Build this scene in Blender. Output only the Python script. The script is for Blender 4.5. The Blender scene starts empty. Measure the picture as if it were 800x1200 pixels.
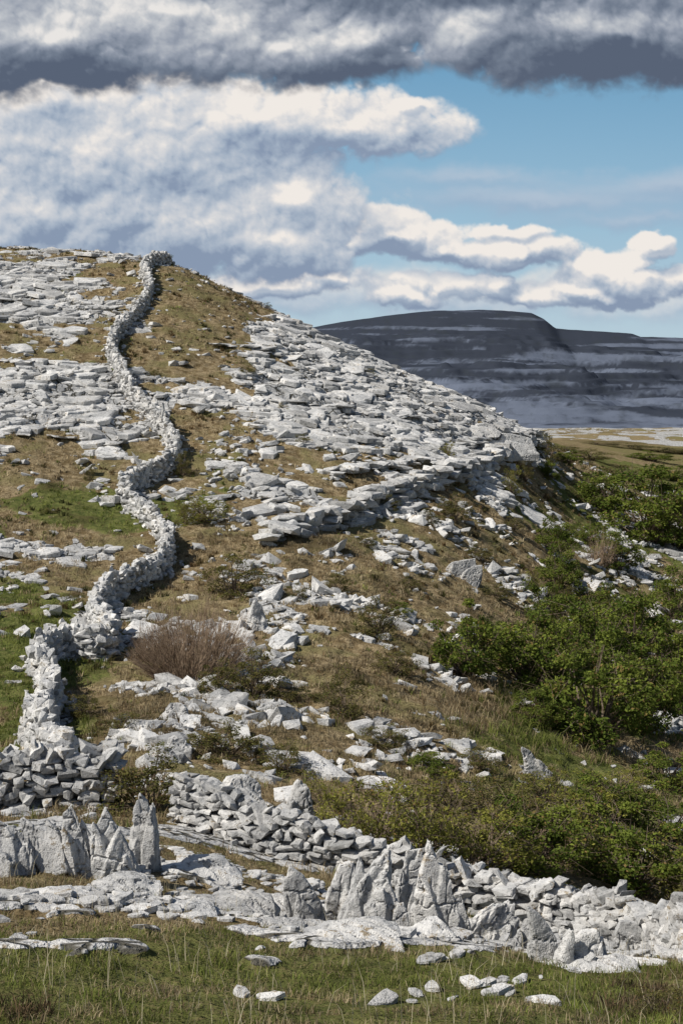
import bpy, bmesh, math, random
import numpy as np
from mathutils import Vector, Matrix, Euler
rng=np.random.default_rng(7); random.seed(7)
F=1667.0; HV=480.0
scene=bpy.context.scene
# ---------------------------------------------------------------- noise
def h2(ix,iy,s):
    n=(ix*374761393+iy*668265263+s*974634777)&0xffffffff
    n=((n^(n>>13))*1274126177)&0xffffffff
    n=n^(n>>16)
    return (n&0xffffff)/float(0xffffff)
def vn(x,y,s=0):
    ix=np.floor(x).astype(np.int64); iy=np.floor(y).astype(np.int64)
    fx=x-ix; fy=y-iy
    fx=fx*fx*fx*(fx*(fx*6-15)+10); fy=fy*fy*fy*(fy*(fy*6-15)+10)
    a=h2(ix,iy,s);b=h2(ix+1,iy,s);c=h2(ix,iy+1,s);d=h2(ix+1,iy+1,s)
    return (a*(1-fx)+b*fx)*(1-fy)+(c*(1-fx)+d*fx)*fy
def fbm(x,y,s=0,o=4,g=.5):
    x=np.asarray(x,float);y=np.asarray(y,float)
    t=0;a=.5;n=0
    for i in range(o):
        t=t+a*vn(x+17.3*i,y-9.1*i,s+i);n+=a;a*=g;x,y=(x*1.6+y*1.2),(y*1.6-x*1.2)
    return t/n
def worley(x,y,s=0):
    ix=np.floor(x).astype(np.int64);iy=np.floor(y).astype(np.int64);m=np.full(x.shape,9.)
    for dx in(-1,0,1):
        for dy in(-1,0,1):
            cx=ix+dx;cy=iy+dy
            m=np.minimum(m,(cx+h2(cx,cy,s)-x)**2+(cy+h2(cx,cy,s+5)-y)**2)
    return m
def puffs(x,y,s=0,o=4):
    t=0;a=.5;n=0
    for i in range(o):
        t=t+a*np.sqrt(np.clip(1-worley(x,y,s+i*11)*1.1,0,1));n+=a;a*=.52;x,y=(x*1.7+y*1.1),(y*1.7-x*1.1)
    return t/n
def fbm3(P,f,s=0,o=4):
    return (fbm(P[:,0]*f+P[:,2]*f*.7,P[:,1]*f-P[:,2]*f*.6,s,o)+fbm(P[:,1]*f+P[:,0]*f*.5,P[:,2]*f+3.3,s+9,o)+fbm(P[:,2]*f-P[:,1]*f*.4,P[:,0]*f+8.1,s+19,o))/3
def sst(a,b,x):
    t=np.clip((x-a)/(b-a),0,1);return t*t*(3-2*t)
# ---------------------------------------------------------------- terrain control points: image pixel columns, (estimated distance, image pixel row)
far=[(400,516),(800,509),(2500,500),(9000,490)]
C={
0:[(8.5,1200),(12,1090),(15.5,1020),(20,975),(28,945),(34,900),(42,850),(60,690),(75,570),(90,450),(105,370),(122,305),(138,288),(200,330)],
100:[(8.5,1200),(12,1095),(15.5,1030),(20,980),(28,945),(34,900),(42,840),(55,740),(65,660),(78,560),(92,450),(105,380),(118,322),(130,290),(200,335)],
200:[(8.5,1200),(12,1100),(15,1045),(20,1000),(26,965),(34,890),(42,825),(52,760),(62,690),(75,590),(90,480),(103,390),(115,322),(121,304),(150,320),(200,365)],
300:[(8.5,1200),(12,1108),(15,1075),(20,1030),(25,998),(30,945),(36,885),(43,825),(52,755),(62,680),(75,590),(88,500),(100,430),(110,380),(117,353),(150,372),(200,410)],
400:[(8.5,1200),(12,1112),(15,1090),(20,1055),(24.5,1025),(30,965),(36,900),(43,838),(52,765),(62,688),(75,600),(88,520),(100,462),(110,418),(116,402),(150,425),(200,455)],
500:[(8.5,1200),(12,1115),(15,1100),(20,1080),(24,1060),(30,1000),(36,930),(43,865),(52,790),(62,718),(75,630),(88,550),(100,494),(110,460),(116,447),(150,462),(200,480)],
600:[(8.5,1200),(12,1120),(15,1112),(20,1105),(24,1092),(30,1040),(36,975),(43,905),(52,835),(62,768),(75,690),(88,610),(100,550),(110,506),(116,490),(150,500),(200,506)],
640:[(8.5,1200),(12,1122),(15,1116),(20,1110),(24,1099),(30,1050),(36,990),(43,922),(52,850),(62,785),(75,712),(90,640),(105,580),(120,540),(140,522),(180,516),(250,513)],
700:[(8.5,1200),(12,1125),(15,1122),(20,1118),(24,1110),(30,1065),(36,1010),(43,950),(52,880),(62,815),(75,745),(90,675),(110,605),(135,560),(170,535),(250,520)],
800:[(8.5,1200),(12,1128),(15,1128),(20,1128),(24,1124),(30,1090),(36,1045),(43,985),(52,915),(62,855),(75,790),(90,725),(110,650),(135,595),(170,558),(250,530)],
}
C[-200]=C[0]; C[-1400]=C[0]; C[1000]=C[800]; C[2200]=C[800]
US=np.arange(-1400,2201,10.0); LY=np.arange(0,math.log(9500),0.01)
keys=sorted(C)
rows=[]
for k in keys:
    pts=[(1,None),(4,None)]+C[k]+far
    ys=[];zs=[]
    for y,v in pts:
        z={1:-1.75,4:-2.55}[y] if v is None else (HV-v)*y/F
        ys.append(math.log(y));zs.append(z)
    rows.append(np.interp(LY,ys,zs))
rows=np.array(rows)
T=np.array([np.interp(US,keys,rows[:,j]) for j in range(len(LY))]).T
def blur(A,ax,sig):
    r=int(sig*3);k=np.exp(-(np.arange(-r,r+1)/sig)**2/2);k/=k.sum()
    P=np.pad(A,[(r,r) if i==ax else (0,0) for i in range(2)],mode='edge')
    return np.apply_along_axis(lambda m:np.convolve(m,k,'valid'),ax,P)
T=blur(T,0,2.2);T=blur(T,1,2.0)
def H0(x,y):
    y=np.maximum(y,1.0);u=400+F*x/y
    fi=np.clip((u-US[0])/10,0,len(US)-1.001);fj=np.clip(np.log(y)/.01,0,len(LY)-1.001)
    i=fi.astype(int);j=fj.astype(int);a=fi-i;b=fj-j
    return (T[i,j]*(1-a)+T[i+1,j]*a)*(1-b)+(T[i,j+1]*(1-a)+T[i+1,j+1]*a)*b
def blobs(u,v,L):
    t=0
    for cu,cv,ru,rv,w in L: t=t+w*np.exp(-((u-cu)/ru)**2-((v-cv)/rv)**2)
    return t
ROCK=[(40,350,170,50,.75),(60,490,140,60,.85),(60,652,95,26,.62),(400,468,250,42,.9),(330,390,130,40,.5),(560,515,70,26,.55),
(380,605,120,26,.62),(240,815,120,22,.3),(490,835,60,26,.4),(350,700,140,40,.33),(420,885,80,20,.25),(480,650,60,30,.3),
(110,1060,230,30,.38),(600,1108,240,12,.62),(220,365,55,60,-.45),(245,520,50,22,-.7),(70,598,90,22,-.7),(-300,480,250,150,.6),(120,415,60,16,-.35),(60,540,60,12,-.3),(350,545,90,14,-.4),(60,325,80,8,-.3),(690,560,60,60,-.5)]
FARROCK=[(780,512,260,20,.50),(700,500,140,8,.1)]
GREEN=[(70,592,120,26,1.),(30,780,80,100,.9),(238,590,40,25,.6),(400,1190,900,90,.7),(700,960,220,90,.55),(760,720,150,90,.5),(90,320,90,22,.5),(100,430,80,14,.4),(640,830,150,60,.45),(-300,700,250,200,.5),(720,590,120,60,.4),(450,930,150,60,.35),(150,640,40,60,.3),(100,780,60,60,.3)]
SOIL=[(150,800,100,60,.5),(470,760,150,120,.25),(330,650,120,60,.3),(300,870,160,50,.4),(620,980,200,50,.3),(700,600,150,60,.3)]
def surf(x,y):
    x=np.asarray(x,float);y=np.asarray(y,float)
    z=H0(x,y);yy=np.maximum(y,1.)
    u=400+F*x/yy;v=HV-F*z/yy
    n1=fbm(x/9,y/9,3,5);n2=fbm(x/2.2+5,y/2.2,31,4);n3=fbm(x/.6,y/.6,51,3)
    R=blobs(u,v,ROCK)
    fg=y<22
    R=R+np.where(fg,((n2-.5)*.7+(n3-.5)*1.7)*sst(1190,1130,v)-.4*sst(1120,1165,v),(n1-.5)*1.7+(n2-.5)*1.7)
    R=np.where(y>150,blobs(u,v,ROCK)*.5+blobs(u,v,FARROCK)+(fbm(x/16,y/130,8,5,.65)-.5)*2.4,R)
    rock=sst(.34,.50,R)
    G=sst(.25,.75,blobs(u,v,GREEN)+(n1-.5)*1.6+(n2-.5)*1.)
    G=np.where(y>180,.45*sst(.45,.65,fbm(x/30,y/120,18,3)),G)
    S=sst(.3,.8,blobs(u,v,SOIL)+(n2-.5)*1.7+.08)
    S=np.maximum(S,.45*(1-sst(18,24,y)));S=np.where(y>180,.15+.6*sst(.48,.6,fbm(x/14,y/80,28,3)),S)
    on=sst(24,36,y)*(1-sst(150,220,y))
    h=.5;t=(z+1.8*(fbm(x/13,y/13,77,4)-.5)+.6*(n2-.5))/h;f=t-np.floor(t)
    st=np.clip((f-.76)/.24,0,1)
    dz=(st-f)*h*(.2+.8*rock)*on*.95
    dz=dz+on*(n2-.5)*.55*(1-rock)+on*(n3-.5)*.15+rock*on*.08
    near=1-sst(22,28,y)
    dz=dz+near*((n2-.5)*.22+(n3-.5)*.06+rock*.06)
    farr=sst(170,300,y);dz=dz+farr*(fbm(x/50,y/50,4,4)-.5)*5*sst(170,500,y)
    return z+dz,rock,G,S
YS=np.exp(np.arange(math.log(7),math.log(240),.002))
def loc(u,v):
    x=(u-400)/F*YS;z=H0(x,YS);vv=HV-F*z/YS
    k=np.nonzero(vv<=v)[0];k=k[0] if len(k) else int(np.argmin(vv))
    X=x[k];Y=YS[k]
    Z=float(surf(np.array([X]),np.array([Y]))[0][0])
    return float(X),float(Y),Z
def path(pts,step):
    W=[loc(u,v)[:2] for u,v in pts];W=np.array(W)
    d=np.concatenate([[0],np.cumsum(np.linalg.norm(np.diff(W,axis=0),axis=1))])
    s=np.arange(0,d[-1],step)
    return s,np.interp(s,d,W[:,0]),np.interp(s,d,W[:,1])
def smoothpath(pts,step,sig):
    s,px,py=path(pts,step);r=max(1,int(sig*3/step));k=np.exp(-(np.arange(-r,r+1)*step/sig)**2/2);k/=k.sum()
    ex=lambda a:np.convolve(np.concatenate([2*a[0]-a[r:0:-1],a,2*a[-1]-a[-2:-r-2:-1]]),k,'valid')
    return s,ex(px),ex(py)
up=[(75,925),(55,890),(36,868),(62,838),(60,815),(42,785),(75,766),(105,773),(134,768),(118,745),(108,726),(128,704),(165,688),(196,666),(197,640),(172,612),(142,586),(158,572),(195,556),(208,536),(196,512),(178,490),(156,468),(143,445),(129,418),(137,396),(162,370),(177,343),(168,325),(178,310),(198,305)]
_,WX,WY=smoothpath(up,.5,.45)
def nearwall(x,y,L):
    m=np.full(len(x),99.)
    for a,b in zip(WX,WY): m=np.minimum(m,(x-a)**2+(y-b)**2)
    return np.sqrt(m)<.35+L*.95
# ---------------------------------------------------------------- mesh utils
def mk(name,V,Fa,mats=(),attrs={},smooth=False,midx=None,link=True):
    me=bpy.data.meshes.new(name);V=np.asarray(V,np.float32);Fa=np.asarray(Fa,np.int32)
    k=Fa.shape[1]
    me.vertices.add(len(V));me.vertices.foreach_set('co',V.ravel())
    me.loops.add(Fa.size);me.loops.foreach_set('vertex_index',Fa.ravel())
    me.polygons.add(len(Fa));me.polygons.foreach_set('loop_start',np.arange(0,Fa.size,k,dtype=np.int32))
    try: me.polygons.foreach_set('loop_total',np.full(len(Fa),k,np.int32))
    except Exception: pass
    for m in mats: me.materials.append(m)
    if midx is not None: me.polygons.foreach_set('material_index',np.asarray(midx,np.int32))
    me.polygons.foreach_set('use_smooth',np.full(len(Fa),bool(smooth)))
    me.update(calc_edges=True)
    for n,a in attrs.items():
        a=np.asarray(a,np.float32)
        if a.ndim==1:
            at=me.attributes.new(n,'FLOAT','POINT');at.data.foreach_set('value',a)
        else:
            at=me.attributes.new(n,'FLOAT_VECTOR','POINT');at.data.foreach_set('vector',a.ravel())
    if not link: return me
    o=bpy.data.objects.new(name,me);scene.collection.objects.link(o);return o
def fin(bm):
    bmesh.ops.convex_hull(bm,input=bm.verts)
    lo=[v for v in bm.verts if not v.link_faces];bmesh.ops.delete(bm,geom=lo,context='VERTS')
    bmesh.ops.triangulate(bm,faces=bm.faces);bm.verts.index_update()
    V=np.array([v.co[:] for v in bm.verts]);Fc=np.array([[v.index for v in f.verts] for f in bm.faces]);bm.free()
    return V*.5,Fc
def hull(seed,box=.7,extra=8,chip=0):
    r=np.random.default_rng(seed);bm=bmesh.new()
    for sx in(-1,1):
        for sy in(-1,1):
            for sz in(-1,1):
                lo=box-.25-(chip if r.random()<.35 else 0)
                bm.verts.new(np.array([sx,sy,sz])*r.uniform(lo,1,3))
    for i in range(extra):
        d=r.normal(size=3);d/=np.abs(d).max();d*=r.uniform(.78,1);bm.verts.new(d)
    return fin(bm)
HULLS=[hull(i+100,.70,9,.3) for i in range(24)]
def slabhull(seed):
    r=np.random.default_rng(seed);bm=bmesh.new();n=r.integers(6,10);a0=r.uniform(0,6)
    for i in range(n):
        a=a0+6.283*(i+r.uniform(-.38,.38))/n;R=r.uniform(.6,1.05)
        for z,k in((-1,1.),(r.uniform(.45,.8),1.),(1,r.uniform(.65,.95))):
            bm.verts.new((math.cos(a)*R*k,math.sin(a)*R*k,z*r.uniform(.75,1)))
    return fin(bm)
FLAGS=[slabhull(i+300) for i in range(18)]
def rots(rx,ry,rz):
    cx,sx,cy,sy,cz,sz=np.cos(rx),np.sin(rx),np.cos(ry),np.sin(ry),np.cos(rz),np.sin(rz)
    M=np.empty((len(rx),3,3))
    M[:,0,0]=cz*cy;M[:,0,1]=cz*sy*sx-sz*cx;M[:,0,2]=cz*sy*cx+sz*sx
    M[:,1,0]=sz*cy;M[:,1,1]=sz*sy*sx+cz*cx;M[:,1,2]=sz*sy*cx-cz*sx
    M[:,2,0]=-sy;M[:,2,1]=cy*sx;M[:,2,2]=cy*cx
    return M
def stones(name,P,S,R,mat,tint=None,lib=None,premul=None):
    lib=lib or HULLS
    P=np.asarray(P);S=np.asarray(S);R=np.asarray(R);n=len(P)
    M=rots(R[:,0],R[:,1],R[:,2])
    if premul is not None: M=np.einsum('nij,njk->nik',premul,M)
    var=rng.integers(0,len(lib),n)
    if tint is None: tint=rng.uniform(.0,1,n)
    Vs=[];Fs=[];Ts=[];off=0
    for k,(hv,hf) in enumerate(lib):
        I=np.nonzero(var==k)[0]
        if not len(I): continue
        v=np.einsum('nij,nkj->nki',M[I],hv[None]*S[I][:,None,:])+P[I][:,None,:]
        m=len(hv)
        f=hf[None]+(np.arange(len(I))*m)[:,None,None]+off
        Vs.append(v.reshape(-1,3));Fs.append(f.reshape(-1,3));Ts.append(np.repeat(tint[I],m));off+=len(I)*m
    return mk(name,np.concatenate(Vs),np.concatenate(Fs),[mat],{'tint':np.concatenate(Ts)})
# ---------------------------------------------------------------- materials
class NT:
    def __init__(s,nt): s.t=nt;s.n=nt.nodes;s.l=nt.links
    def a(s,ty,ins={},**kw):
        nd=s.n.new(ty)
        for k,v in kw.items(): setattr(nd,k,v)
        for k,v in ins.items():
            if hasattr(v,'is_output') : s.l.new(v,nd.inputs[k])
            elif v is not None: nd.inputs[k].default_value=v
        return nd
    def m(s,op,a,b=None,c=None,clamp=False):
        i={0:a}
        if b is not None:i[1]=b
        if c is not None:i[2]=c
        return s.a('ShaderNodeMath',i,operation=op,use_clamp=clamp).outputs[0]
    def noise(s,vec,scale,detail=4,rough=.55,dist=0):
        return s.a('ShaderNodeTexNoise',{'Vector':vec,'Scale':scale,'Detail':detail,'Roughness':rough,'Distortion':dist}).outputs[0]
    def mix(s,f,a,b,mode='MIX'):
        nd=s.n.new('ShaderNodeMix');nd.data_type='RGBA';nd.blend_type=mode
        for k,v in((0,f),(6,a),(7,b)):
            if hasattr(v,'is_output'): s.l.new(v,nd.inputs[k])
            else: nd.inputs[k].default_value=v if k==0 else (tuple(v)+(1,) if len(v)==3 else v)
        return nd.outputs[2]
    def mr(s,x,a,b,c=0,d=1,smooth=True):
        nd=s.a('ShaderNodeMapRange',{0:x,1:a,2:b,3:c,4:d});nd.interpolation_type='SMOOTHSTEP' if smooth else 'LINEAR';return nd.outputs[0]
def newmat(name):
    m=bpy.data.materials.new(name);m.use_nodes=True;m.node_tree.nodes.clear();return m,NT(m.node_tree)
def rock_color(N,P,tint=None,sc=1.,lum=1.):
    a=N.noise(P,.9*sc,2,.6);b=N.noise(P,7*sc,4,.74);c=N.noise(P,38*sc,2,.6)
    L=lambda *t:tuple(q*lum for q in t)
    col=N.mix(N.mr(a,.35,.65),L(.38,.38,.375),L(.57,.56,.54))
    col=N.mix(N.mr(b,.54,.65,0,.8),col,(.14,.14,.138))
    col=N.mix(N.mr(b,.45,.33,0,.6),col,L(.66,.65,.63))
    col=N.mix(N.mr(c,.59,.71,0,.55),col,(.12,.12,.12))
    col=N.mix(N.mr(N.m('MULTIPLY',a,b),.335,.40,0,.5),col,(.36,.25,.10))
    if tint is not None:
        t=N.mr(tint,0,1,.5,1.15,False)
        g=N.a('ShaderNodeCombineColor',{0:t,1:t,2:t}).outputs[0]
        col=N.mix(1.0,col,g,'MULTIPLY')
    return col,a,b,c
def limestone(name,sc=1.,bump=.5,dist=.05,lum=1.):
    m,N=newmat(name)
    P=N.a('ShaderNodeNewGeometry').outputs['Position']
    t=N.a('ShaderNodeAttribute',attribute_name='tint').outputs['Fac']
    col,a,b,c=rock_color(N,P,t,sc,lum)
    hgt=N.m('ADD',N.m('MULTIPLY',b,1.),N.m('MULTIPLY',c,.35))
    bp=N.a('ShaderNodeBump',{'Strength':bump,'Distance':dist,'Height':hgt}).outputs[0]
    pr=N.a('ShaderNodeBsdfDiffuse',{'Color':col,'Roughness':.4,'Normal':bp})
    N.a('ShaderNodeOutputMaterial',{0:pr.outputs[0]});return m
M_stone=limestone('limestone',1.,.8,.09,1.24)
M_slab=limestone('weathered_limestone_slab',1.9,.9,.045,1.12)
def ground_mat():
    m,N=newmat('burren_ground')
    P=N.a('ShaderNodeNewGeometry').outputs['Position']
    at=lambda n:N.a('ShaderNodeAttribute',attribute_name=n).outputs['Fac']
    rock,gr,so=at('rock'),at('green'),at('soil')
    n0=N.noise(P,.35,2,.6);n1=N.noise(P,2.2,3,.65);n2=N.noise(P,11,3,.7);n3=N.noise(P,45,2,.6)
    brown=N.mix(N.mr(n1,.35,.65),(.18,.13,.068),(.40,.315,.19))
    brown=N.mix(N.mr(n0,.45,.65),brown,(.24,.21,.10))
    brown=N.mix(N.mr(n2,.50,.64,0,.8),brown,(.085,.06,.033))
    green=N.mix(N.mr(n1,.35,.65),(.075,.10,.028),(.17,.185,.058))
    green=N.mix(N.mr(n2,.5,.66,0,.7),green,(.22,.18,.085))
    gf=N.mr(N.m('ADD',gr,N.m('MULTIPLY',N.m('SUBTRACT',n1,.5),1.4)),.3,.7)
    veg=N.mix(gf,brown,green)
    veg=N.mix(N.m('MULTIPLY',so,.75),veg,(.08,.062,.032))
    veg=N.mix(N.mr(n3,.48,.66,0,.6),veg,(.055,.046,.022))
    rc,a,b,c=rock_color(N,P,None,.8,1.08)
    vo=N.a('ShaderNodeTexVoronoi',{'Vector':N.a('ShaderNodeVectorMath',{0:P,1:N.a('ShaderNodeVectorMath',{0:N.a('ShaderNodeTexNoise',{'Vector':P,'Scale':1.3,'Detail':2.}).outputs[1],1:(.9,.9,.9)},operation='MULTIPLY').outputs[0]},operation='ADD').outputs[0],'Scale':1.3},feature='DISTANCE_TO_EDGE').outputs[0]
    crack=N.mr(vo,.02,.07,1,0)
    rc=N.mix(N.m('MULTIPLY',crack,.9),rc,(.05,.045,.03))
    rf=N.mr(N.m('ADD',rock,N.m('MULTIPLY',N.m('SUBTRACT',N.noise(P,4,4,.7),.5),1.6)),.45,.57)
    col=N.mix(rf,veg,rc)
    hg=N.m('ADD',N.m('ADD',N.m('MULTIPLY',n2,.8),N.m('MULTIPLY',n1,1.5)),N.m('MULTIPLY',rf,N.m('ADD',.6,N.m('MULTIPLY',crack,-.9))))
    bp=N.a('ShaderNodeBump',{'Strength':.8,'Distance':.16,'Height':hg}).outputs[0]
    pr=N.a('ShaderNodeBsdfDiffuse',{'Color':col,'Roughness':.5,'Normal':bp})
    N.a('ShaderNodeOutputMaterial',{0:pr.outputs[0]});return m
def leafmat(name,trans=.3):
    m,N=newmat(name)
    c=N.a('ShaderNodeAttribute',attribute_name='tintcol').outputs['Vector']
    d=N.a('ShaderNodeBsdfDiffuse',{0:c});t=N.a('ShaderNodeBsdfTranslucent',{0:c})
    mx=N.a('ShaderNodeMixShader',{0:trans,1:d.outputs[0],2:t.outputs[0]})
    N.a('ShaderNodeOutputMaterial',{0:mx.outputs[0]});return m
def plainmat(name,col,col2,sc=8):
    m,N=newmat(name);P=N.a('ShaderNodeNewGeometry').outputs['Position']
    c=N.mix(N.mr(N.noise(P,sc,2),.35,.65),col,col2)
    pr=N.a('ShaderNodeBsdfDiffuse',{0:c});N.a('ShaderNodeOutputMaterial',{0:pr.outputs[0]});return m
M_leaf=leafmat('leaves',.3);M_grass=leafmat('grass_blades',.25)
M_bark=plainmat('bark',(.09,.065,.045),(.2,.16,.12))
# ---------------------------------------------------------------- ground
yr=np.concatenate([np.linspace(1,7.2,25,endpoint=False),np.exp(np.linspace(math.log(7.2),math.log(28),420,endpoint=False)),np.exp(np.linspace(math.log(28),math.log(148),1000,endpoint=False)),np.exp(np.linspace(math.log(148),math.log(9200),300))])
uc=np.concatenate([np.arange(-1350,-120,30),np.arange(-120,920,1.9),np.arange(920,2150,30)])
A,B=np.meshgrid((uc-400)/F,yr);X=A*B;Y=B
Z,rk,gn,so=surf(X.ravel(),Y.ravel())
nr,nc=X.shape;idx=np.arange(nr*nc).reshape(nr,nc)
q=np.stack([idx[:-1,:-1],idx[:-1,1:],idx[1:,1:],idx[1:,:-1]],-1).reshape(-1,4)
mk('ground',np.stack([X.ravel(),Y.ravel(),Z],1),q,[ground_mat()],{'rock':rk,'green':gn,'soil':so},smooth=True)
# ---------------------------------------------------------------- distant hill
def hill():
    xs=np.linspace(-2600,4200,1300);ts=np.linspace(0,1.25,340)
    us=400+F*xs/3000
    cv=np.interp(us,[-900,0,300,365,400,450,480,520,560,600,622,636,650,662,700,740,750,800,950,1300,2700],[450,405,392,384,377,371,367,363.5,363,364,367,374,385,386,388,391,395,396,401,420,460])
    ct=(HV-cv)*3000/F+(fbm(xs/60,xs*0,5,4)-.5)*4
    X,Tt=np.meshgrid(xs,ts);Yy=1900+1100*Tt+220*(fbm(X/420,Tt*0,12,4)-.5)*(1-Tt)
    base=-36
    p=np.interp(Tt,[0,.2,.25,.46,.51,.72,.76,.9,.96,1,1.25],[0,.10,.21,.33,.48,.58,.74,.80,.97,1,.998])
    Zz=base+(ct[None]-base)*p
    Zz=Zz+(fbm(X/200,Yy/160,21,6)-.5)*60*np.sin(np.clip(Tt,0,1)*math.pi)
    h=13;t=Zz/h+ (fbm(X/300,Yy/300,2,4)-.5)*2.5;f=t-np.floor(t)
    Zz=Zz+(np.clip((f-.7)/.3,0,1)-f)*h*.85*np.clip((1-Tt)*6,0,1)*sst(.3,.55,fbm(X/180,Yy/120,83,3))
    n,c=X.shape;i=np.arange(n*c).reshape(n,c)
    q=np.stack([i[:-1,:-1],i[:-1,1:],i[1:,1:],i[1:,:-1]],-1).reshape(-1,4)
    x_,y_,z_=X.ravel(),Yy.ravel(),Zz.ravel()
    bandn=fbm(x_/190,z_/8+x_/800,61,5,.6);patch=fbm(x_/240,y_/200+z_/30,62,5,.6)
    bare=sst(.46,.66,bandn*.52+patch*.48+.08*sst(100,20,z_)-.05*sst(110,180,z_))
    m,N=newmat('cloud_shaded_hill')
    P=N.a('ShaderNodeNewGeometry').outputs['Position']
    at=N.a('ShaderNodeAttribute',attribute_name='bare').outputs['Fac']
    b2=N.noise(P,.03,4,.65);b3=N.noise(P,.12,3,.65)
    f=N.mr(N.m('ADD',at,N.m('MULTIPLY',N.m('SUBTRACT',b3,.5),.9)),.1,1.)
    col=N.mix(f,(.037,.044,.060),(.115,.135,.18))  # cloud shadow and blue distance haze painted into the hill's base colours
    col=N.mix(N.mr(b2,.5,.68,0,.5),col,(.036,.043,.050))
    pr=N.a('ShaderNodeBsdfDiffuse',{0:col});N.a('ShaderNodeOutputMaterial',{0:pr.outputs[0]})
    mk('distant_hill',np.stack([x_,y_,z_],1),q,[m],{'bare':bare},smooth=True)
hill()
# ---------------------------------------------------------------- limestone pavement
def sample(n,y0,y1,u0=-120,u1=920):
    y=np.sqrt(rng.uniform(y0**2,y1**2,n));x=(rng.uniform(u0,u1,n)-400)/F*y;return x,y
def slopemat(x,y,k=.6):
    e=.8;zx=(H0(x+e,y)-H0(x-e,y))/(2*e)*k;zy=(H0(x,y+e)-H0(x,y-e))/(2*e)*k
    return rots(np.arctan(zy),-np.arctan(zx),np.zeros(len(x)))
x,y=sample(150000,29,145);z,rk,_,_=surf(x,y);cl=fbm(x/2.6,y/1.6,201,3)
keep=rng.uniform(0,1,len(x))<rk*sst(.36,.6,cl)*.44;x,y,z=x[keep],y[keep],z[keep];n=len(x)
L=np.exp(rng.normal(math.log(.70),.55,n)).clip(.2,2.2)*(.36+.64*sst(45,85,y))
k=~nearwall(x,y,L);x,y,z,L=x[k],y[k],z[k],L[k];n=len(x)
S=np.stack([L*rng.uniform(1.1,2.1,n),L*rng.uniform(.7,1.2,n),np.clip(L*rng.uniform(.16,.36,n),.08,.4)],1)
R=np.stack([rng.normal(0,.12,n),rng.normal(0,.11,n),rng.normal(.0,1.1,n)],1)
stones('limestone_pavement',np.stack([x,y,z],1),S,R,M_stone,rng.beta(4,2.,n),lib=FLAGS,premul=slopemat(x,y))
x,y=sample(130000,29,145);z,rk,_,_=surf(x,y);cl=fbm(x/1.6,y/1.6,231,3)
keep=rng.uniform(0,1,len(x))<(rk*.42+.03)*sst(.42,.64,cl)*.5;x,y,z=x[keep],y[keep],z[keep];n=len(x)
L=np.exp(rng.normal(math.log(.34),.45,n)).clip(.12,1.)*(.6+.4*sst(45,80,y))
k=~nearwall(x,y,L*.6);x,y,z,L=x[k],y[k],z[k],L[k];n=len(x)
S=np.stack([L*rng.uniform(1.,1.8,n),L*rng.uniform(.7,1.2,n),L*rng.uniform(.25,.65,n)],1)
R=np.stack([rng.normal(0,.24,n),rng.normal(0,.24,n),rng.uniform(0,6.28,n)],1)
stones('broken_limestone',np.stack([x,y,z+S[:,2]*.02],1),S,R,M_stone,rng.beta(3.5,2.2,n))
LOOSE=[(250,815,130,28,1.),(490,830,55,32,1.1),(420,885,90,22,.8),(360,700,120,45,.6),(650,690,60,14,.9),(740,640,70,30,.4),(330,760,90,30,.4),(200,860,70,25,.7),(560,660,90,50,.4),(300,620,120,60,.4),(520,600,90,35,.6),(400,560,250,60,.2),(580,880,60,12,.4),(700,700,120,60,.2),(640,1060,160,14,.3),(140,770,40,16,1.),(440,690,60,40,.5)]
x,y=sample(110000,25,145);z,rk,_,_=surf(x,y);u=400+F*x/y;v=HV-F*z/y
n1=fbm(x/3,y/3,91,3)
d=(blobs(u,v,LOOSE)+.06)*sst(.42,.64,n1)
keep=rng.uniform(0,1,len(x))<d*.85*np.clip(40/y+.4,0,1.);x,y,z=x[keep],y[keep],z[keep];n=len(x)
L=np.exp(rng.normal(math.log(.30),.58,n)).clip(.1,.95)
S=np.stack([L*rng.uniform(.9,1.9,n),L*rng.uniform(.6,1.1,n),L*rng.uniform(.25,.7,n)],1)
R=rng.normal(0,.28,(n,3));R[:,2]=rng.uniform(0,6.28,n)
stones('boulder_scatter',np.stack([x,y,z+S[:,2]*.08],1),S,R,M_stone,rng.beta(4,2.2,n))
x,y=sample(3600,8.3,22,-100,900);z,rk,_,_=surf(x,y);n1=fbm(x/.9,y/.9,95,3);k=(n1>.48)&(y>9.2+4*rng.uniform(0,1,len(x))**1.4);x,y,z=x[k],y[k],z[k];n=len(x)
L=np.exp(rng.normal(math.log(.10),.5,n)).clip(.03,.26)
S=np.stack([L*1.9,L,L*.3],1);R=np.stack([rng.normal(0,.12,n),rng.normal(0,.12,n),rng.normal(0,.7,n)],1)
stones('turf_stones',np.stack([x,y,z+.025],1),S,R,M_slab,rng.beta(5,2,n),lib=FLAGS)
STX,STY,STL=x.copy(),y.copy(),L.copy()
P=[];S=[];R=[]
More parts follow.
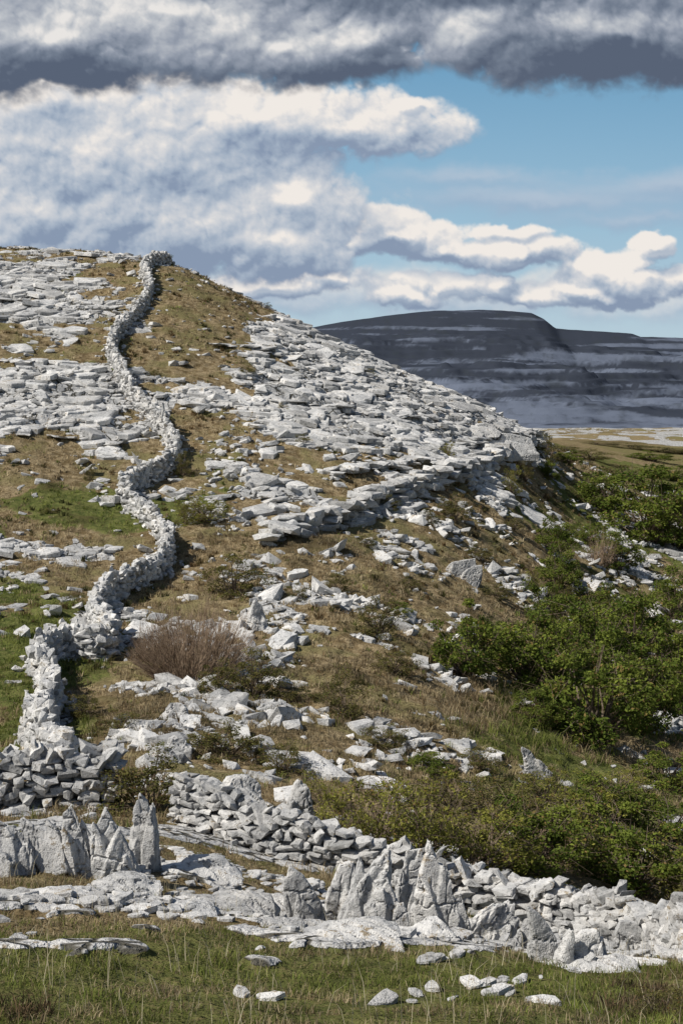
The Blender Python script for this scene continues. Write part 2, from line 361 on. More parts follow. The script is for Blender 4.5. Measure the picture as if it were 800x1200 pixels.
for pts,hh in (([(292,655),(330,632),(400,612),(440,588),(480,577),(520,562),(560,550),(605,530),(635,522)],1.4),
            ([(270,590),(340,585),(410,552),(470,548),(530,530),(600,505)],.8),
            ([(225,475),(300,470),(400,478),(470,490),(560,500)],.5),
            ([(0,420),(60,428),(110,432)],.45),([(0,505),(70,510),(150,520)],.5),([(0,352),(80,355),(140,362)],.4),([(250,400),(330,415),(420,440)],.45)):
    s,px,py=smoothpath(pts,.55,1.5)
    tx=np.gradient(px);ty=np.gradient(py);yaw=np.arctan2(ty,tx)
    for i in range(len(s)):
        if fbm(np.array([s[i]/5]),np.array([hh*9]),66,3)[0]<.42: continue
        z=float(surf(px[i:i+1],py[i:i+1])[0][0])
        for lay in range(3 if hh>1 else (2 if hh>.7 else 1)):
            h=hh*random.uniform(.22,.42)
            P.append((px[i]+random.uniform(-.5,.5),py[i]+random.uniform(-.6,.6)+lay*.12,z+lay*hh*.27+h*.1));S.append((random.uniform(.6,2.1),random.uniform(.7,1.6),h));R.append((random.gauss(.05,.1),random.gauss(0,.11),yaw[i]+random.gauss(0,.4)))
stones('limestone_ledge',P,S,R,M_stone,rng.beta(3.5,2.5,len(P)))
# ---------------------------------------------------------------- dry stone walls
def wall(name,pts,height,width,course,stone,step_sig=1.2,mat=None,rag=1.,bright=2.,tumble=2.):
    s,px,py=smoothpath(pts,.05,step_sig)
    zz=surf(px,py)[0];r=12;zz=np.convolve(np.pad(zz,r,mode='edge'),np.ones(2*r+1)/(2*r+1),'valid')
    tx=np.gradient(px);ty=np.gradient(py);nn=np.hypot(tx,ty);tx/=nn;ty/=nn
    P=[];S=[];R=[];T=[]
    hs=height(s/s[-1]) if callable(height) else np.full(len(s),height)
    hs=hs*(.74+.52*fbm(s/1.3,s*0,14,4))
    nc=int(hs.max()/course)+1
    for k in range(-1,nc+1):
        for side in(-1,0,1):
            p=random.uniform(0,.2)
            while p<s[-1]-.1:
                L=stone*math.exp(random.gauss(-.05,.45));i=min(int((p+L/2)/.05),len(s)-1)
                h=course*random.uniform(.6,1.75);zt=k*course+h/2
                if zt<hs[i]-course*.1 and random.random()>.04:
                    top=zt>hs[i]-course*1.6
                    wv=width*(1-.35*max(0,zt)/hs[i])*.5
                    off=side*(wv-.08)+random.gauss(0,.045*rag)
                    dp=width*.5*random.uniform(.6,1.15)
                    tl=random.gauss(0,.16*rag)
                    if top and random.random()<.5: tl+=random.choice((-1,1))*random.uniform(.3,1.3)
                    P.append((px[i]-ty[i]*off,py[i]+tx[i]*off,zz[i]+zt+random.gauss(0,.03)))
                    S.append((L*1.08,dp,h*1.05));R.append((random.gauss(0,.17*rag),tl,math.atan2(ty[i],tx[i])+random.gauss(0,.25*rag)))
                    T.append(random.betavariate(3.5,bright))
                p+=L
    for q in range(int(s[-1]*tumble)):
        i=random.randrange(len(s));off=random.choice((-1,1))*(width*.5+abs(random.gauss(0,.3)))
        X=px[i]-ty[i]*off;Y=py[i]+tx[i]*off;Z=float(surf(np.array([X]),np.array([Y]))[0][0]);L=stone*random.uniform(.5,1.2)
        P.append((X,Y,Z+L*.12));S.append((L,L*.8,L*.45));R.append((random.gauss(0,.4),random.gauss(0,.4),random.uniform(0,6)));T.append(random.betavariate(4,3))
    return stones(name,P,S,R,mat or M_stone,np.array(T))
M_wall=limestone('wall_limestone',1.8,.9,.055,1.32)
wall('dry_stone_wall',up,1.12,.60,.19,.36,.45,M_wall,1.35,1.4)
wall('dry_stone_wall',[(-140,950),(-60,948),(0,948),(60,948),(132,946)],1.25,.8,.13,.30,.8,M_slab,1.3)
wall('dry_stone_wall',[(205,962),(250,975),(300,998),(340,1012),(400,1026),(450,1042),(500,1058),(560,1078),(620,1096),(700,1112),(800,1128),(900,1134),(960,1136)],lambda t:.86-.1*t,.6,.095,.27,.8,M_slab,1.,2.,.8)
# ---------------------------------------------------------------- standing limestone slabs
def slab(u,v,wpx,hpx,th,lean=0,yaw=0,pitch=0,shape='block',seed=0,name='limestone_slab',vox=.018,amp=1.):
    X,Y,Z=loc(u,v)
    w=wpx*Y/F;h=hpx*Y/F;r=np.random.default_rng(seed+5000)
    OUT={'block':[(-.5,0),(-.5,.6),(-.34,.93),(-.05,.88),(.18,1),(.46,.66),(.5,0)],
         'spire':[(-.5,0),(-.42,.42),(-.18,.85),(-.02,1),(.14,.84),(.4,.5),(.5,0)],
         'fin':[(-.5,0),(-.5,.45),(-.38,.86),(-.26,1),(.12,.78),(.46,.42),(.5,0)],
         'finr':[(.5,0),(.5,.5),(.36,.86),(.24,1),(-.12,.78),(-.46,.42),(-.5,0)],
         'flat':[(-.5,0),(-.5,.5),(-.3,.9),(.1,1),(.4,.8),(.5,.35),(.5,0)]}[shape]
    bm=bmesh.new()
    def part(cx,cy,sx,sz,t,rot,yw=0):
        b=[];sk=r.uniform(-.14,.14)
        for (a,c) in OUT:
            a=a+r.uniform(-.08,.08)+sk*c;c=c+(r.uniform(-.07,.04) if c>0 else -.12)
            wd=t/2*(1.1-.6*max(c,0)**1.5)
            for sy in(-1,1):
                p=Vector((a*sx*r.uniform(.86,1),sy*wd*r.uniform(.7,1.15),c*sz))
                p=Matrix.Rotation(yw,3,'Z')@Matrix.Rotation(rot,3,'Y')@p
                b.append(bm.verts.new((p.x+cx,p.y+cy,p.z)))
        bmesh.ops.convex_hull(bm,input=b)
    if shape=='flat':
        part(0,0,w,h*.7,th,0);part(w*.1,th*.2,w*.7,h,th*.8,.03,.2);part(-w*.2,-th*.3,w*.6,h*.5,th*.9,-.03,-.2)
    else:
        part(0,0,w*.75,h,th*.5,r.uniform(-.08,.08),r.uniform(-.3,.3))
        for k in range(6):
            part(w*r.uniform(-.42,.42),th*r.uniform(-.5,.25),w*r.uniform(.25,.5),h*r.uniform(.35,.95),th*r.uniform(.25,.5),r.uniform(-.3,.3),r.uniform(-.6,.6))
    me=bpy.data.meshes.new('t');bm.to_mesh(me);bm.free()
    o=bpy.data.objects.new('t',me);scene.collection.objects.link(o)
    md=o.modifiers.new('r','REMESH');md.mode='VOXEL';md.voxel_size=vox
    dg=bpy.context.evaluated_depsgraph_get();em=bpy.data.meshes.new_from_object(o.evaluated_get(dg))
    bpy.data.objects.remove(o)
    n=len(em.vertices);co=np.empty(n*3,np.float32);em.vertices.foreach_get('co',co);co=co.reshape(-1,3)
    no=np.empty(n*3,np.float32);em.vertex_normals.foreach_get('vector',no);no=no.reshape(-1,3)
    Pn=co+seed*3.7
    d=(fbm3(Pn,3,seed,3)-.5)*.03+(fbm3(Pn,13,seed+8,3)-.5)*.032
    q=np.abs(fbm(Pn[:,0]*7+Pn[:,1]*6,Pn[:,2]*1.6,seed+40,2)-.5)*2
    d=d-np.clip(.08-q,0,1)*.35
    g=np.abs(fbm(Pn[:,0]*2+Pn[:,1]*3,Pn[:,2]*3.2,seed+60,3)-.5)*2;d=d-np.clip(.05-g,0,1)*.7
    co=co+no*(d*amp)[:,None]
    M=Matrix.Rotation(yaw,3,'Z')@Matrix.Rotation(lean,3,'Y')@Matrix.Rotation(pitch,3,'X')
    co=co@np.array(M).T
    em.vertices.foreach_set('co',co.astype(np.float32).ravel());em.name=name
    em.materials.clear();em.materials.append(M_slab)
    a=em.attributes.new('tint','FLOAT','POINT');a.data.foreach_set('value',np.full(n,r.uniform(.5,1.),np.float32))
    em.polygons.foreach_set('use_smooth',np.zeros(len(em.polygons),bool))
    o=bpy.data.objects.new(name,em);scene.collection.objects.link(o);o.location=(X,Y,Z-.03)
sl=[
(-60,1022,90,60,.5,0,.1,-.1,'block'),(14,1022,70,66,.5,.1,.3,-.3,'fin'),(54,1022,76,70,.4,-.3,-.2,-.3,'fin'),(94,1026,36,88,.25,-.12,.5,-.1,'block'),(122,1028,54,92,.28,.2,.2,.05,'fin'),
(148,1026,44,68,.3,-.25,-.4,0,'spire'),(172,1024,60,98,.28,-.12,.2,0,'spire'),(140,1040,90,22,.5,.1,.2,0,'flat'),(225,1034,110,26,.6,.04,.1,0,'flat'),(265,1060,120,20,.6,.08,-.1,0,'flat'),(330,1066,110,22,.6,.05,.1,0,'flat'),
(362,1080,54,80,.3,-.2,.3,0,'fin'),(392,1080,48,84,.3,.2,-.2,0,'block'),(425,1090,62,112,.3,.15,.15,.05,'finr'),(458,1096,50,70,.3,-.2,-.3,0,'block'),(480,1086,46,96,.26,.16,.4,0,'block'),
(510,1100,74,122,.3,.06,-.15,.05,'fin'),(548,1104,56,74,.25,.7,.2,0,'finr'),(580,1102,44,44,.35,.3,.2,0,'finr'),(505,1110,60,24,.4,.1,.2,0,'flat'),(615,1116,44,44,.3,.2,-.2,0,'fin'),(642,1124,44,80,.25,-.2,.3,0,'fin'),
(674,1126,66,54,.35,.35,.1,0,'finr'),(738,1122,54,44,.4,.1,.2,0,'block'),(830,1128,60,40,.4,.1,.2,0,'block'),
(410,1112,120,12,.8,0,.1,0,'flat'),(690,1130,130,12,.6,0,.0,0,'flat'),(215,1070,80,8,.5,0,.2,0,'flat'),(60,1060,70,7,.5,0,.2,0,'flat'),(310,1094,90,7,.5,0,-.1,0,'flat')]
for i,a in enumerate(sl): slab(*a,seed=i)
for i,a in enumerate([(272,942,75,40,.8,.1,.2,0,'flat'),(352,958,56,50,.5,.1,.3,0,'spire'),(632,915,26,50,.3,-.5,.3,0,'fin'),(205,880,40,24,.6,0,.2,0,'flat'),(185,895,50,22,.6,0,.4,0,'flat'),(300,735,30,34,.6,.1,.3,0,'fin'),(538,675,46,28,.7,.5,.3,0,'finr'),(745,662,26,18,.7,0,0,0,'flat'),(675,700,34,22,.8,0,0,0,'flat'),(762,856,22,12,.5,0,0,0,'flat'),(205,840,34,24,.5,.1,.2,0,'block'),(595,535,70,30,1.6,.05,.1,0,'flat'),(560,512,50,16,1.5,.0,.1,0,'flat')]):
    slab(*a,seed=50+i,name='limestone_boulder',vox=.04,amp=1.6)
# ---------------------------------------------------------------- grass
def blades(name,x,y,z,h,w,lean,col):
    n=len(x);th=rng.uniform(0,6.283,n);la=rng.uniform(0,6.283,n)
    dx,dy=np.cos(th)*w/2,np.sin(th)*w/2;lx,ly=np.cos(la)*lean*h,np.sin(la)*lean*h
    b=np.stack([x,y,z-.02],1)
    v0=b+np.stack([-dx,-dy,0*x],1);v1=b+np.stack([dx,dy,0*x],1)
    m=b+np.stack([lx*.35,ly*.35,h*.6],1);v2=m+np.stack([-dx*.7,-dy*.7,0*x],1);v3=m+np.stack([dx*.7,dy*.7,0*x],1)
    v4=b+np.stack([lx,ly,h*np.sqrt(np.clip(1-lean**2*.6,.1,1))],1)
    V=np.stack([v0,v1,v2,v3,v4],1).reshape(-1,3);k=np.arange(n)*5
    Fc=np.concatenate([np.stack([k,k+1,k+3],1),np.stack([k,k+3,k+2],1),np.stack([k+2,k+3,k+4],1)])
    return mk(name,V,Fc,[M_grass],{'tintcol':np.repeat(col,5,0)})
def gcol(n,g):
    a=np.array([.115,.15,.035]);b=np.array([.205,.22,.06]);c=np.array([.48,.40,.25]);d=np.array([.22,.155,.085])
    t=rng.uniform(0,1,n)[:,None];gr=a*(1-t)+b*t;br=d*(1-t)+c*t
    return np.where((rng.uniform(0,1,n)<g)[:,None],gr,br)*rng.uniform(.65,1.15,n)[:,None]
x,y=sample(340000,7,23.5,-90,890);z,rk,g,_=surf(x,y)
cl=fbm(x/.3,y/.3,71,3);k=(rk<.4)&(rng.uniform(0,1,len(x))<sst(.34,.58,cl))
gx=np.floor(x/.1).astype(int);gy=np.floor(y/.1).astype(int);occ=set()
for a_,b_,l_ in zip(STX,STY,STL):
    if l_>.07:
        r_=int(round(l_*.6/.1))
        for i in range(-r_,r_+1):
            for j in range(-r_-1,r_+1): occ.add((int(math.floor(a_/.1))+i,int(math.floor(b_/.1))+j))
occ=np.array([i*100003+j for i,j in occ]);k&=~np.isin(gx*100003+gy,occ)
x,y,z,g,cl=x[k],y[k],z[k],g[k],cl[k];n=len(x)
pg=np.clip((.36+.55*g)*sst(.25,.7,fbm(x/1.1,y/1.1,13,4))*1.7-.2*sst(11,16,y),0.1,.88)
blades('foreground_grass',x,y,z,rng.uniform(.02,.08,n)*(.4+1.3*cl),rng.uniform(.004,.009,n),rng.uniform(.1,1.,n),gcol(n,pg)*(.4+1.2*fbm(x/.5,y/.5,19,3))[:,None])
x,y=sample(2000,7,16,-50,850);z,rk,g,_=surf(x,y);k=(rk<.5)&(fbm(x/.8,y/.8,5,2)>.54);x,y,z=x[k],y[k],z[k];n=len(x)
blades('dry_grass_stalks',x,y,z,rng.uniform(.10,.36,n),rng.uniform(.003,.0055,n),rng.uniform(.1,.7,n),np.tile([.55,.49,.34],(n,1))*rng.uniform(.6,1.1,(n,1)))
def tufts(name,n,y0,y1,nb,hr,wr,sel,cc=None):
    x,y=sample(n,y0,y1);z,rk,g,so=surf(x,y);u=400+F*x/y;v=HV-F*z/y
    k=(rk<.45)&sel(x,y,u,v);x,y,z,g,so=x[k],y[k],z[k],g[k],so[k];n=len(x)
    hh=rng.uniform(*hr,n);wb=rng.uniform(*wr,n)*(.5+y/90)
    t=fbm(x/5,y/5,23,3)
    c=gcol(n,np.clip(g*.85+.06,0,.92));c=c*(1-.4*so[:,None])*(.6+.8*t[:,None])
    if cc is not None:
        q=rng.uniform(0,1,(n,1));c=np.array(cc[0])*q+np.array(cc[1])*(1-q)
    rr=np.repeat
    xb=rr(x,nb)+rng.normal(0,.10,n*nb)*rr(.5+hh,nb);yb=rr(y,nb)+rng.normal(0,.10,n*nb)*rr(.5+hh,nb)
    blades(name,xb,yb,rr(z,nb),rr(hh,nb)*rng.uniform(.5,1.1,n*nb),rr(wb,nb),rng.uniform(.2,1.,n*nb),rr(c,nb,0)*rng.uniform(.7,1.3,(n*nb,1)))
tufts('hill_grass',30000,23,70,8,(.08,.30),(.012,.03),lambda x,y,u,v:fbm(x/1.5,y/1.5,40,2)>.38)
tufts('hill_grass',26000,70,150,6,(.10,.30),(.02,.05),lambda x,y,u,v:fbm(x/2,y/2,41,2)>.42)
tufts('tall_pale_grass',9000,36,75,12,(.35,.65),(.012,.03),lambda x,y,u,v:blobs(u,v,[(580,830,90,35,1.),(700,880,120,30,.6)])>.35+.3*rng.uniform(0,1,len(x)))
tufts('heather_clumps',8000,26,150,18,(.12,.4),(.02,.045),lambda x,y,u,v:fbm(x/3,y/3,45,3)>.57,[(.055,.065,.022),(.14,.09,.045)])
tufts('foreground_heather',1500,8.5,12,26,(.06,.16),(.012,.018),lambda x,y,u,v:(fbm(x/1.2,y/1.2,145,3)>.5)&(blobs(u,v,[(790,1165,90,45,1.),(350,1195,60,20,.8),(20,1190,50,25,.6)])>.4),[(.05,.05,.025),(.15,.10,.06)])
# ---------------------------------------------------------------- shrubs
def tube(p0,p1,r0,r1):
    p0=np.array(p0);p1=np.array(p1);d=p1-p0;d=d/np.linalg.norm(d)
    a=np.cross(d,[.3,.9,.2]);a/=np.linalg.norm(a);b=np.cross(d,a)
    V=[p0+r0*(a*math.cos(t)+b*math.sin(t)) for t in(0,2.1,4.2)]+[p1+r1*(a*math.cos(t)+b*math.sin(t)) for t in(0,2.1,4.2)]
    return V,[(0,1,4,3),(1,2,5,4),(2,0,3,5)]
def shrub_mesh(seed,nl,cols,leaf,nclump=30,spread=.13,sparse=False):
    r=np.random.default_rng(seed);V=[];Fc=[];Mi=[];Cc=[]
    cl=[]
    while len(cl)<nclump:
        p=np.array([r.uniform(-.5,.5),r.uniform(-.5,.5),r.uniform(.08,.95)])
        rad=math.hypot(p[0],p[1])
        if rad<.48*math.sqrt(max(0,1-((p[2]-.3)/.72)**2)) and (rad>.2 or p[2]>.5 or r.random()<.3): cl.append(p)
    cl=np.array(cl);cl[:,2]*=r.uniform(.7,1.15,len(cl))
    def addt(a,b,r0,r1):
        v,f=tube(a,b,r0,r1);o=len(V);V.extend(v);Fc.extend([tuple(i+o for i in q) for q in f]);Mi.extend([1]*3);Cc.extend([(.1,.07,.05)]*6)
    for c in cl:
        base=np.array([r.normal(0,.05),r.normal(0,.05),-.03]);mid=base*.5+c*.5*np.array([.8,.8,1.1])+r.normal(0,.03,3)
        addt(base,mid,.012,.008);addt(mid,c,.008,.004)
        for k in range(5 if not sparse else 9):
            e=c+r.normal(0,spread,3)+np.array([0,0,.05]);addt(c,e,.003,.0012)
    ci=r.integers(0,len(cl),nl);sz=r.uniform(.5,1.4,len(cl))
    d=r.normal(size=(nl,3));d/=np.linalg.norm(d,axis=1)[:,None]
    rad=spread*sz[ci]*r.uniform(.35,1.15,nl)**.7
    p=cl[ci]+d*rad[:,None]*np.array([1.1,1.1,.8])
    a=r.normal(size=(nl,3));a/=np.linalg.norm(a,axis=1)[:,None];b=np.cross(a,r.normal(size=(nl,3)));b/=np.linalg.norm(b,axis=1)[:,None]
    s=leaf*r.uniform(.6,1.4,nl)[:,None]
    q=np.stack([p-a*s,p-b*s*.55,p+a*s,p+b*s*.55],1).reshape(-1,3)
    tc=r.uniform(0,1,len(cl));cols=np.array(cols)
    t=np.clip(tc[ci]*.6+r.uniform(0,.5,nl),0,1)[:,None]
    c=(cols[0]*(1-t)+cols[1]*t)*r.uniform(.7,1.2,nl)[:,None]
    dead=r.random(nl)<.06;c[dead]=cols[2]
    nv=len(V);Va=np.concatenate([np.array(V),q]);k=np.arange(nl)*4+nv
    Fa=np.concatenate([np.array(Fc),np.stack([k,k+1,k+2,k+3],1)])
    return mk('shrub',Va,Fa,[M_leaf,M_bark],{'tintcol':np.concatenate([np.array(Cc),np.repeat(c,4,0)])},midx=Mi+[0]*nl,link=False)
G1=[(.05,.085,.018),(.20,.235,.045),(.22,.16,.06)]
G2=[(.12,.13,.026),(.31,.30,.07),(.24,.16,.06)]
G3=[(.07,.075,.025),(.18,.165,.055),(.20,.12,.05)]
VA={'g':[shrub_mesh(i,8500,G1,.018,44,.11) for i in(1,2,3,4)],
    'y':[shrub_mesh(i,3800,G2,.015,40,.11,True) for i in(11,12)],
    'd':[shrub_mesh(i,4500,G3,.016,36,.11) for i in(21,22,23)]}
cnt=0
def bush(u,v,w,h,kind='g',name='hawthorn_bush',hs=1.):
    global cnt
    X,Y,Z=loc(u,v);me=VA[kind][cnt%len(VA[kind])];cnt+=1
    o=bpy.data.objects.new(name,me);scene.collection.objects.link(o)
    W=w*Y/F*1.12;Hh=h*Y/F*hs;o.location=(X,Y,Z-.05);o.scale=(W,W*random.uniform(.8,1.),Hh);o.rotation_euler=(0,0,random.uniform(0,6.28))
for b in [(545,790,84,86),(578,772,50,50),(615,808,110,95),(655,825,90,85),(700,872,140,125),(752,856,100,100),(690,795,120,95),(745,805,120,100),(795,840,90,95),(636,732,50,60),(655,692,55,56),(760,634,110,84),(795,645,70,80),(708,600,72,54),(650,650,50,44),(720,665,60,40),(880,800,140,110),(950,720,140,90),(870,640,90,60),(790,725,60,60),(715,742,90,50),(780,596,70,34),(700,720,60,40),(660,760,70,60),(690,640,50,36),(640,560,30,24),(665,545,36,18),(625,850,60,40),(790,770,80,60)]: bush(*b)
for b in [(599,580,28,38,'y'),(640,545,34,38,'d'),(530,612,44,34,'d'),(445,745,60,50,'d'),(402,838,56,64,'d'),(240,610,64,38,'y'),(218,614,34,34,'y'),(275,695,76,52,'d'),(195,308,20,15,'g'),(105,565,14,22,'d'),(300,812,70,60,'d'),(260,812,60,44,'d'),(524,535,20,20,'y'),(455,598,28,20,'d'),(290,440,20,12,'d'),(180,440,18,12,'d'),(430,440,24,12,'d'),(660,700,40,22,'d'),(620,690,30,24,'y'),(500,612,36,20,'d'),(790,562,60,20,'g'),(730,560,60,18,'d'),(690,538,60,14,'d'),(760,540,60,12,'g'),(345,700,30,24,'d'),(395,690,34,24,'d'),(560,655,40,20,'d'),(215,555,22,30,'d'),(355,520,24,16,'d'),(615,565,24,24,'d'),(460,790,60,34,'d'),(313,353,14,10,'d'),(330,480,18,10,'d'),(60,600,24,8,'d'),(660,528,60,8,'d'),(740,526,80,7,'d'),(800,530,60,8,'d'),(700,518,70,5,'d'),(770,518,90,5,'d'),(600,620,30,16,'d'),(580,700,40,18,'d'),(480,690,30,16,'d'),(430,640,24,16,'d'),(540,740,36,18,'y'),(350,820,50,24,'d'),(500,900,60,30,'g'),(470,720,30,16,'g')]:
    bush(b[0],b[1],b[2],b[3],b[4],'gorse_shrub')
for b in [(170,950,120,80,'d'),(140,945,60,40,'d'),(440,1000,130,120,'y'),(500,1005,120,110,'y'),(560,1010,130,95,'y'),(400,1000,70,80,'y'),(620,1020,130,90,'g'),(680,1010,130,95,'y'),(740,1045,150,100,'g'),(800,1060,120,95,'y'),(600,960,110,60,'d'),(700,970,120,60,'g'),(780,990,120,70,'g'),(530,940,80,40,'d'),(330,900,70,40,'d'),(260,880,90,44,'d'),(380,940,60,50,'y'),(640,1076,110,34,'y'),(860,1080,130,80,'d'),(250,1010,50,24,'d'),(775,1184,80,44,'d'),(820,1195,80,60,'d'),(450,870,60,24,'d'),(560,900,70,30,'d'),(720,930,90,40,'y'),(140,860,60,30,'d'),(100,840,50,30,'d'),(640,940,80,40,'y'),(780,920,80,50,'g')]:
    bush(b[0],b[1],b[2],b[3],b[4],'low_scrub')
def bare(u,v,w,h,n=1500):
    X,Y,Z=loc(u,v);V=[];Fc=[];W=w*Y/F;Hh=h*Y/F
    for i in range(n):
        a=random.uniform(0,6.28);rr=math.sqrt(random.random())*.5
        tip=np.array([math.cos(a)*rr*W,math.sin(a)*rr*W*.7,Hh*math.sqrt(max(.05,1-(rr/.56)**2))*random.uniform(.35,1.15)*(.7+.5*vn(np.array([a*1.3]),np.array([rr*5]),3)[0])])
        b=np.array([tip[0]*.5+random.gauss(0,.08),tip[1]*.5,-.05]);m=b*.45+tip*.55+np.array([random.gauss(0,.12),random.gauss(0,.12),.05])
        for p0,p1,r0,r1 in((b,m,.011,.007),(m,tip,.007,.003),(m,tip+np.array([random.gauss(0,.2),random.gauss(0,.2),random.gauss(0,.1)]),.005,.002)):
            vv,f=tube(p0,p1,r0,r1);o=len(V);V.extend(vv);Fc.extend([tuple(k+o for k in q) for q in f])
    o=mk('bare_shrub',np.array(V),Fc,[M_twig]);o.location=(X,Y,Z)
M_twig=plainmat('twig_bark',(.13,.09,.06),(.32,.24,.17),3)
bare(225,792,160,95,1000);bare(180,770,60,50,250)
bare(700,660,50,40,200);bare(640,1000,80,60,200)
# ---------------------------------------------------------------- camera, sun, world
cd=bpy.data.cameras.new('camera');cam=bpy.data.objects.new('camera',cd);scene.collection.objects.link(cam);scene.camera=cam
cam.rotation_euler=(math.radians(90),0,0);cd.sensor_fit='VERTICAL';cd.sensor_height=36;cd.lens=50.01;cd.shift_y=-.1;cd.clip_end=30000;cd.clip_start=.1
sd=Vector((-.67,-.38,.75)).normalized()
el=math.asin(sd.z);az=math.atan2(sd.x,sd.y)
sl_=bpy.data.lights.new('sun','SUN');sl_.energy=5.;sl_.angle=math.radians(.5);sl_.color=(1,.95,.87)
so_=bpy.data.objects.new('sun',sl_);scene.collection.objects.link(so_);so_.rotation_euler=sd.to_track_quat('Z','Y').to_euler()
w=bpy.data.worlds.new('World');scene.world=w;w.use_nodes=True;w.node_tree.nodes.clear();N=NT(w.node_tree)
sky=N.a('ShaderNodeTexSky');sky.sky_type='NISHITA';sky.sun_disc=False;sky.sun_elevation=el;sky.sun_rotation=az;sky.air_density=1.;sky.dust_density=1.;sky.ozone_density=1.
bg=N.a('ShaderNodeBackground',{0:sky.outputs[0],1:.07});N.a('ShaderNodeOutputWorld',{0:bg.outputs[0]})
# ---------------------------------------------------------------- sky backdrop with clouds (curved sheet 14 km away)
def srgb(c): c=np.array(c)/255.;return np.where(c<.04045,c/12.92,((c+.055)/1.055)**2.4)
uu=np.concatenate([np.linspace(-1500,-80,100,endpoint=False),np.arange(-80,880,1.25),np.linspace(880,2300,100)])
vv=np.concatenate([np.linspace(-700,-40,50,endpoint=False),np.arange(-40,530,1.25),np.linspace(531,700,8)])
U,V_=np.meshgrid(uu,vv);u=U.ravel();v=V_.ravel();x=u/100;y=-v/100
W1=fbm(x*1.5,y*1.7,301,6,.55)-.5;W2=fbm(x*1.5+31,y*1.7,311,6,.55)-.5
def dens(du,dv,L,sx,sy,sd,na,nb,warp):
    a=u+du+W1*warp[0]*2;b=v+dv+W2*warp[1]*2
    t=np.full(len(u),-1.2)
    for cu,cv,ru,rv,w in L:
        q=w*(1.15-np.sqrt(((a-cu)/ru)**2+((b-cv)/rv)**2))
        m=np.maximum(t,q);t=m+np.log1p(np.exp(-np.abs(t-q)/.12))*.12
    X=(u+du)/100*sx+W1*.3;Y=-(v+dv)/100*sy+W2*.3
    n=fbm(X,Y,sd,7,.56);bl=puffs(X*1.1+7,Y*1.1,sd+33,5)
    return t+(n-.5)*na*2+(bl-.6)*nb
skyc=np.stack([np.interp(v,[-700,-60,60,160,260,350,430,500],[c[i] for c in map(srgb,[(60,105,160),(92,140,180),(108,157,192),(132,174,203),(154,189,211),(174,199,214),(187,207,217),(194,210,218)])]) for i in range(3)],1)
col=skyc
def over(col,L,sx,sy,sd,na,nb,soft,pal,base,k1,k2,lf,amax=1.,off1=(-5,-8),off2=(-14,-32),warp=(24,18)):
    ar=(sx,sy,sd,na,nb,warp)
    d=dens(0,0,L,*ar);d1=dens(off1[0],off1[1],L,*ar);d2=dens(off2[0],off2[1],L,*ar)
    al=sst(0,soft,d)*amax
    l=base+k1*np.clip(d-d1,-.3,.3)+k2*np.clip(d-d2,-.7,.7)+blobs(u,v,lf)
    l=l-.05*sst(.5,1.2,d);l=np.clip(l,0,1)
    P=np.array([srgb(p) for p in pal]);xs=np.linspace(0,1,len(pal))
    c=np.stack([np.interp(l,xs,P[:,i]) for i in range(3)],1)
    return col*(1-al[:,None])+c*al[:,None]
palA=[(152,168,190),(176,188,204),(198,205,214),(216,217,219),(232,227,222)]
palB=[(136,152,176),(162,176,194),(188,196,207),(213,214,217),(240,234,228)]
palC=[(88,99,118),(114,125,142),(150,158,172),(190,194,200),(232,229,226)]
col=over(col,[(640,228,260,24,.8),(800,215,160,22,.8),(560,205,150,14,.6),(760,250,200,18,.7),(380,330,300,22,.5),(-300,240,300,60,.8),(1200,230,300,40,.8)],.35,1.6,401,.5,.1,.9,[(140,160,188),(165,182,203),(190,202,215)],.5,.6,.2,[],.8)
col=over(col,[(600,345,420,26,.7),(300,345,300,30,.8),(780,360,200,22,.6),(-200,350,400,40,.8),(1100,350,400,36,.8)],1.2,1.9,411,.4,.5,.7,palA,.45,1.,.3,[],.75)
col=over(col,[(440,262,50,20,.9),(470,277,70,18,.9),(540,290,56,14,.7),(610,294,50,18,.8),(720,322,46,26,1.1),(690,345,60,10,.7),(765,283,20,13,1.),(585,340,24,14,.9),(800,332,36,18,.9),(520,335,70,12,.6),(600,268,36,7,.5),(960,300,90,36,1.),(470,352,40,11,.7),(640,355,40,9,.6),(300,335,70,14,.8),(380,325,50,14,.7)],2.4,2.6,421,.26,.95,.30,palB,.42,1.3,.5,[(730,310,40,16,.2),(430,250,30,16,.25),(600,285,50,14,.1)])
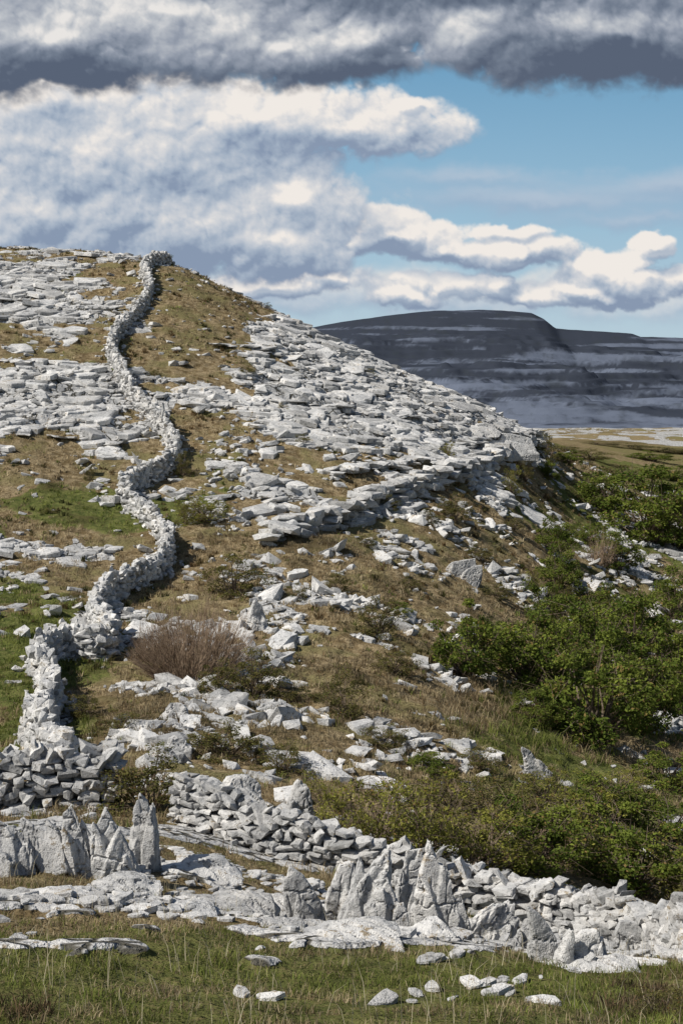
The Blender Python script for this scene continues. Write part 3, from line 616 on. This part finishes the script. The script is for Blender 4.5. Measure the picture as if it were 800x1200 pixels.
col=over(col,[(110,185,190,80,1.1),(290,140,150,40,1.),(410,150,100,26,.9),(478,128,24,9,.8),(60,120,170,40,.8),(220,255,190,56,1.1),(320,280,95,36,1.1),(60,255,200,70,1.),(342,228,38,24,1.),(180,190,190,80,1.),(-200,200,250,120,1.)],2.0,2.1,433,.28,1.05,.38,palB,.47,1.15,.5,[(320,122,70,24,.18),(150,160,110,40,.06),(342,222,36,20,.3),(130,215,40,16,.3),(310,285,70,20,.22),(190,250,100,40,-.08),(40,200,60,50,-.05),(300,200,50,30,-.12),(475,126,26,10,.25)])
col=over(col,[(200,10,330,72,1.3),(330,50,110,38,1.),(60,50,170,50,1.2),(430,45,90,44,1.),(560,20,150,54,1.1),(720,40,210,56,1.3),(900,50,160,60,1.2),(500,-40,900,90,1.3),(-300,20,400,90,1.2),(1300,30,500,90,1.2)],1.6,1.8,447,.26,1.,.45,palC,.42,1.1,.3,[(270,45,130,34,.52),(110,20,120,36,.38),(540,48,55,28,.5),(400,35,70,26,.2),(60,82,100,20,-.15),(430,90,60,14,-.35),(700,72,150,30,-.25),(640,8,150,22,.12),(140,98,140,9,-.25)])
D_=14000.;aa=np.clip((u-400)/F,-1.3,1.3)
az_=np.arctan(aa);Xs=np.sin(az_)*D_;Ys=np.cos(az_)*D_;Zs=(HV-v)/F*np.cos(az_)*D_
nr,nc=U.shape;idx=np.arange(nr*nc).reshape(nr,nc)
q=np.stack([idx[:-1,:-1],idx[:-1,1:],idx[1:,1:],idx[1:,:-1]],-1).reshape(-1,4)
m,N=newmat('cloudy_sky')
c=N.a('ShaderNodeAttribute',attribute_name='skycol').outputs['Vector']
N.a('ShaderNodeOutputMaterial',{0:N.a('ShaderNodeEmission',{0:c,1:1.}).outputs[0]})
try: m.cycles.emission_sampling='NONE'
except Exception: pass
mk('sky',np.stack([Xs,Ys,Zs],1),q,[m],{'skycol':col},smooth=True)
scene.view_settings.view_transform='Standard';scene.view_settings.look='None';scene.view_settings.exposure=0
print('OBJ',len(bpy.data.objects))
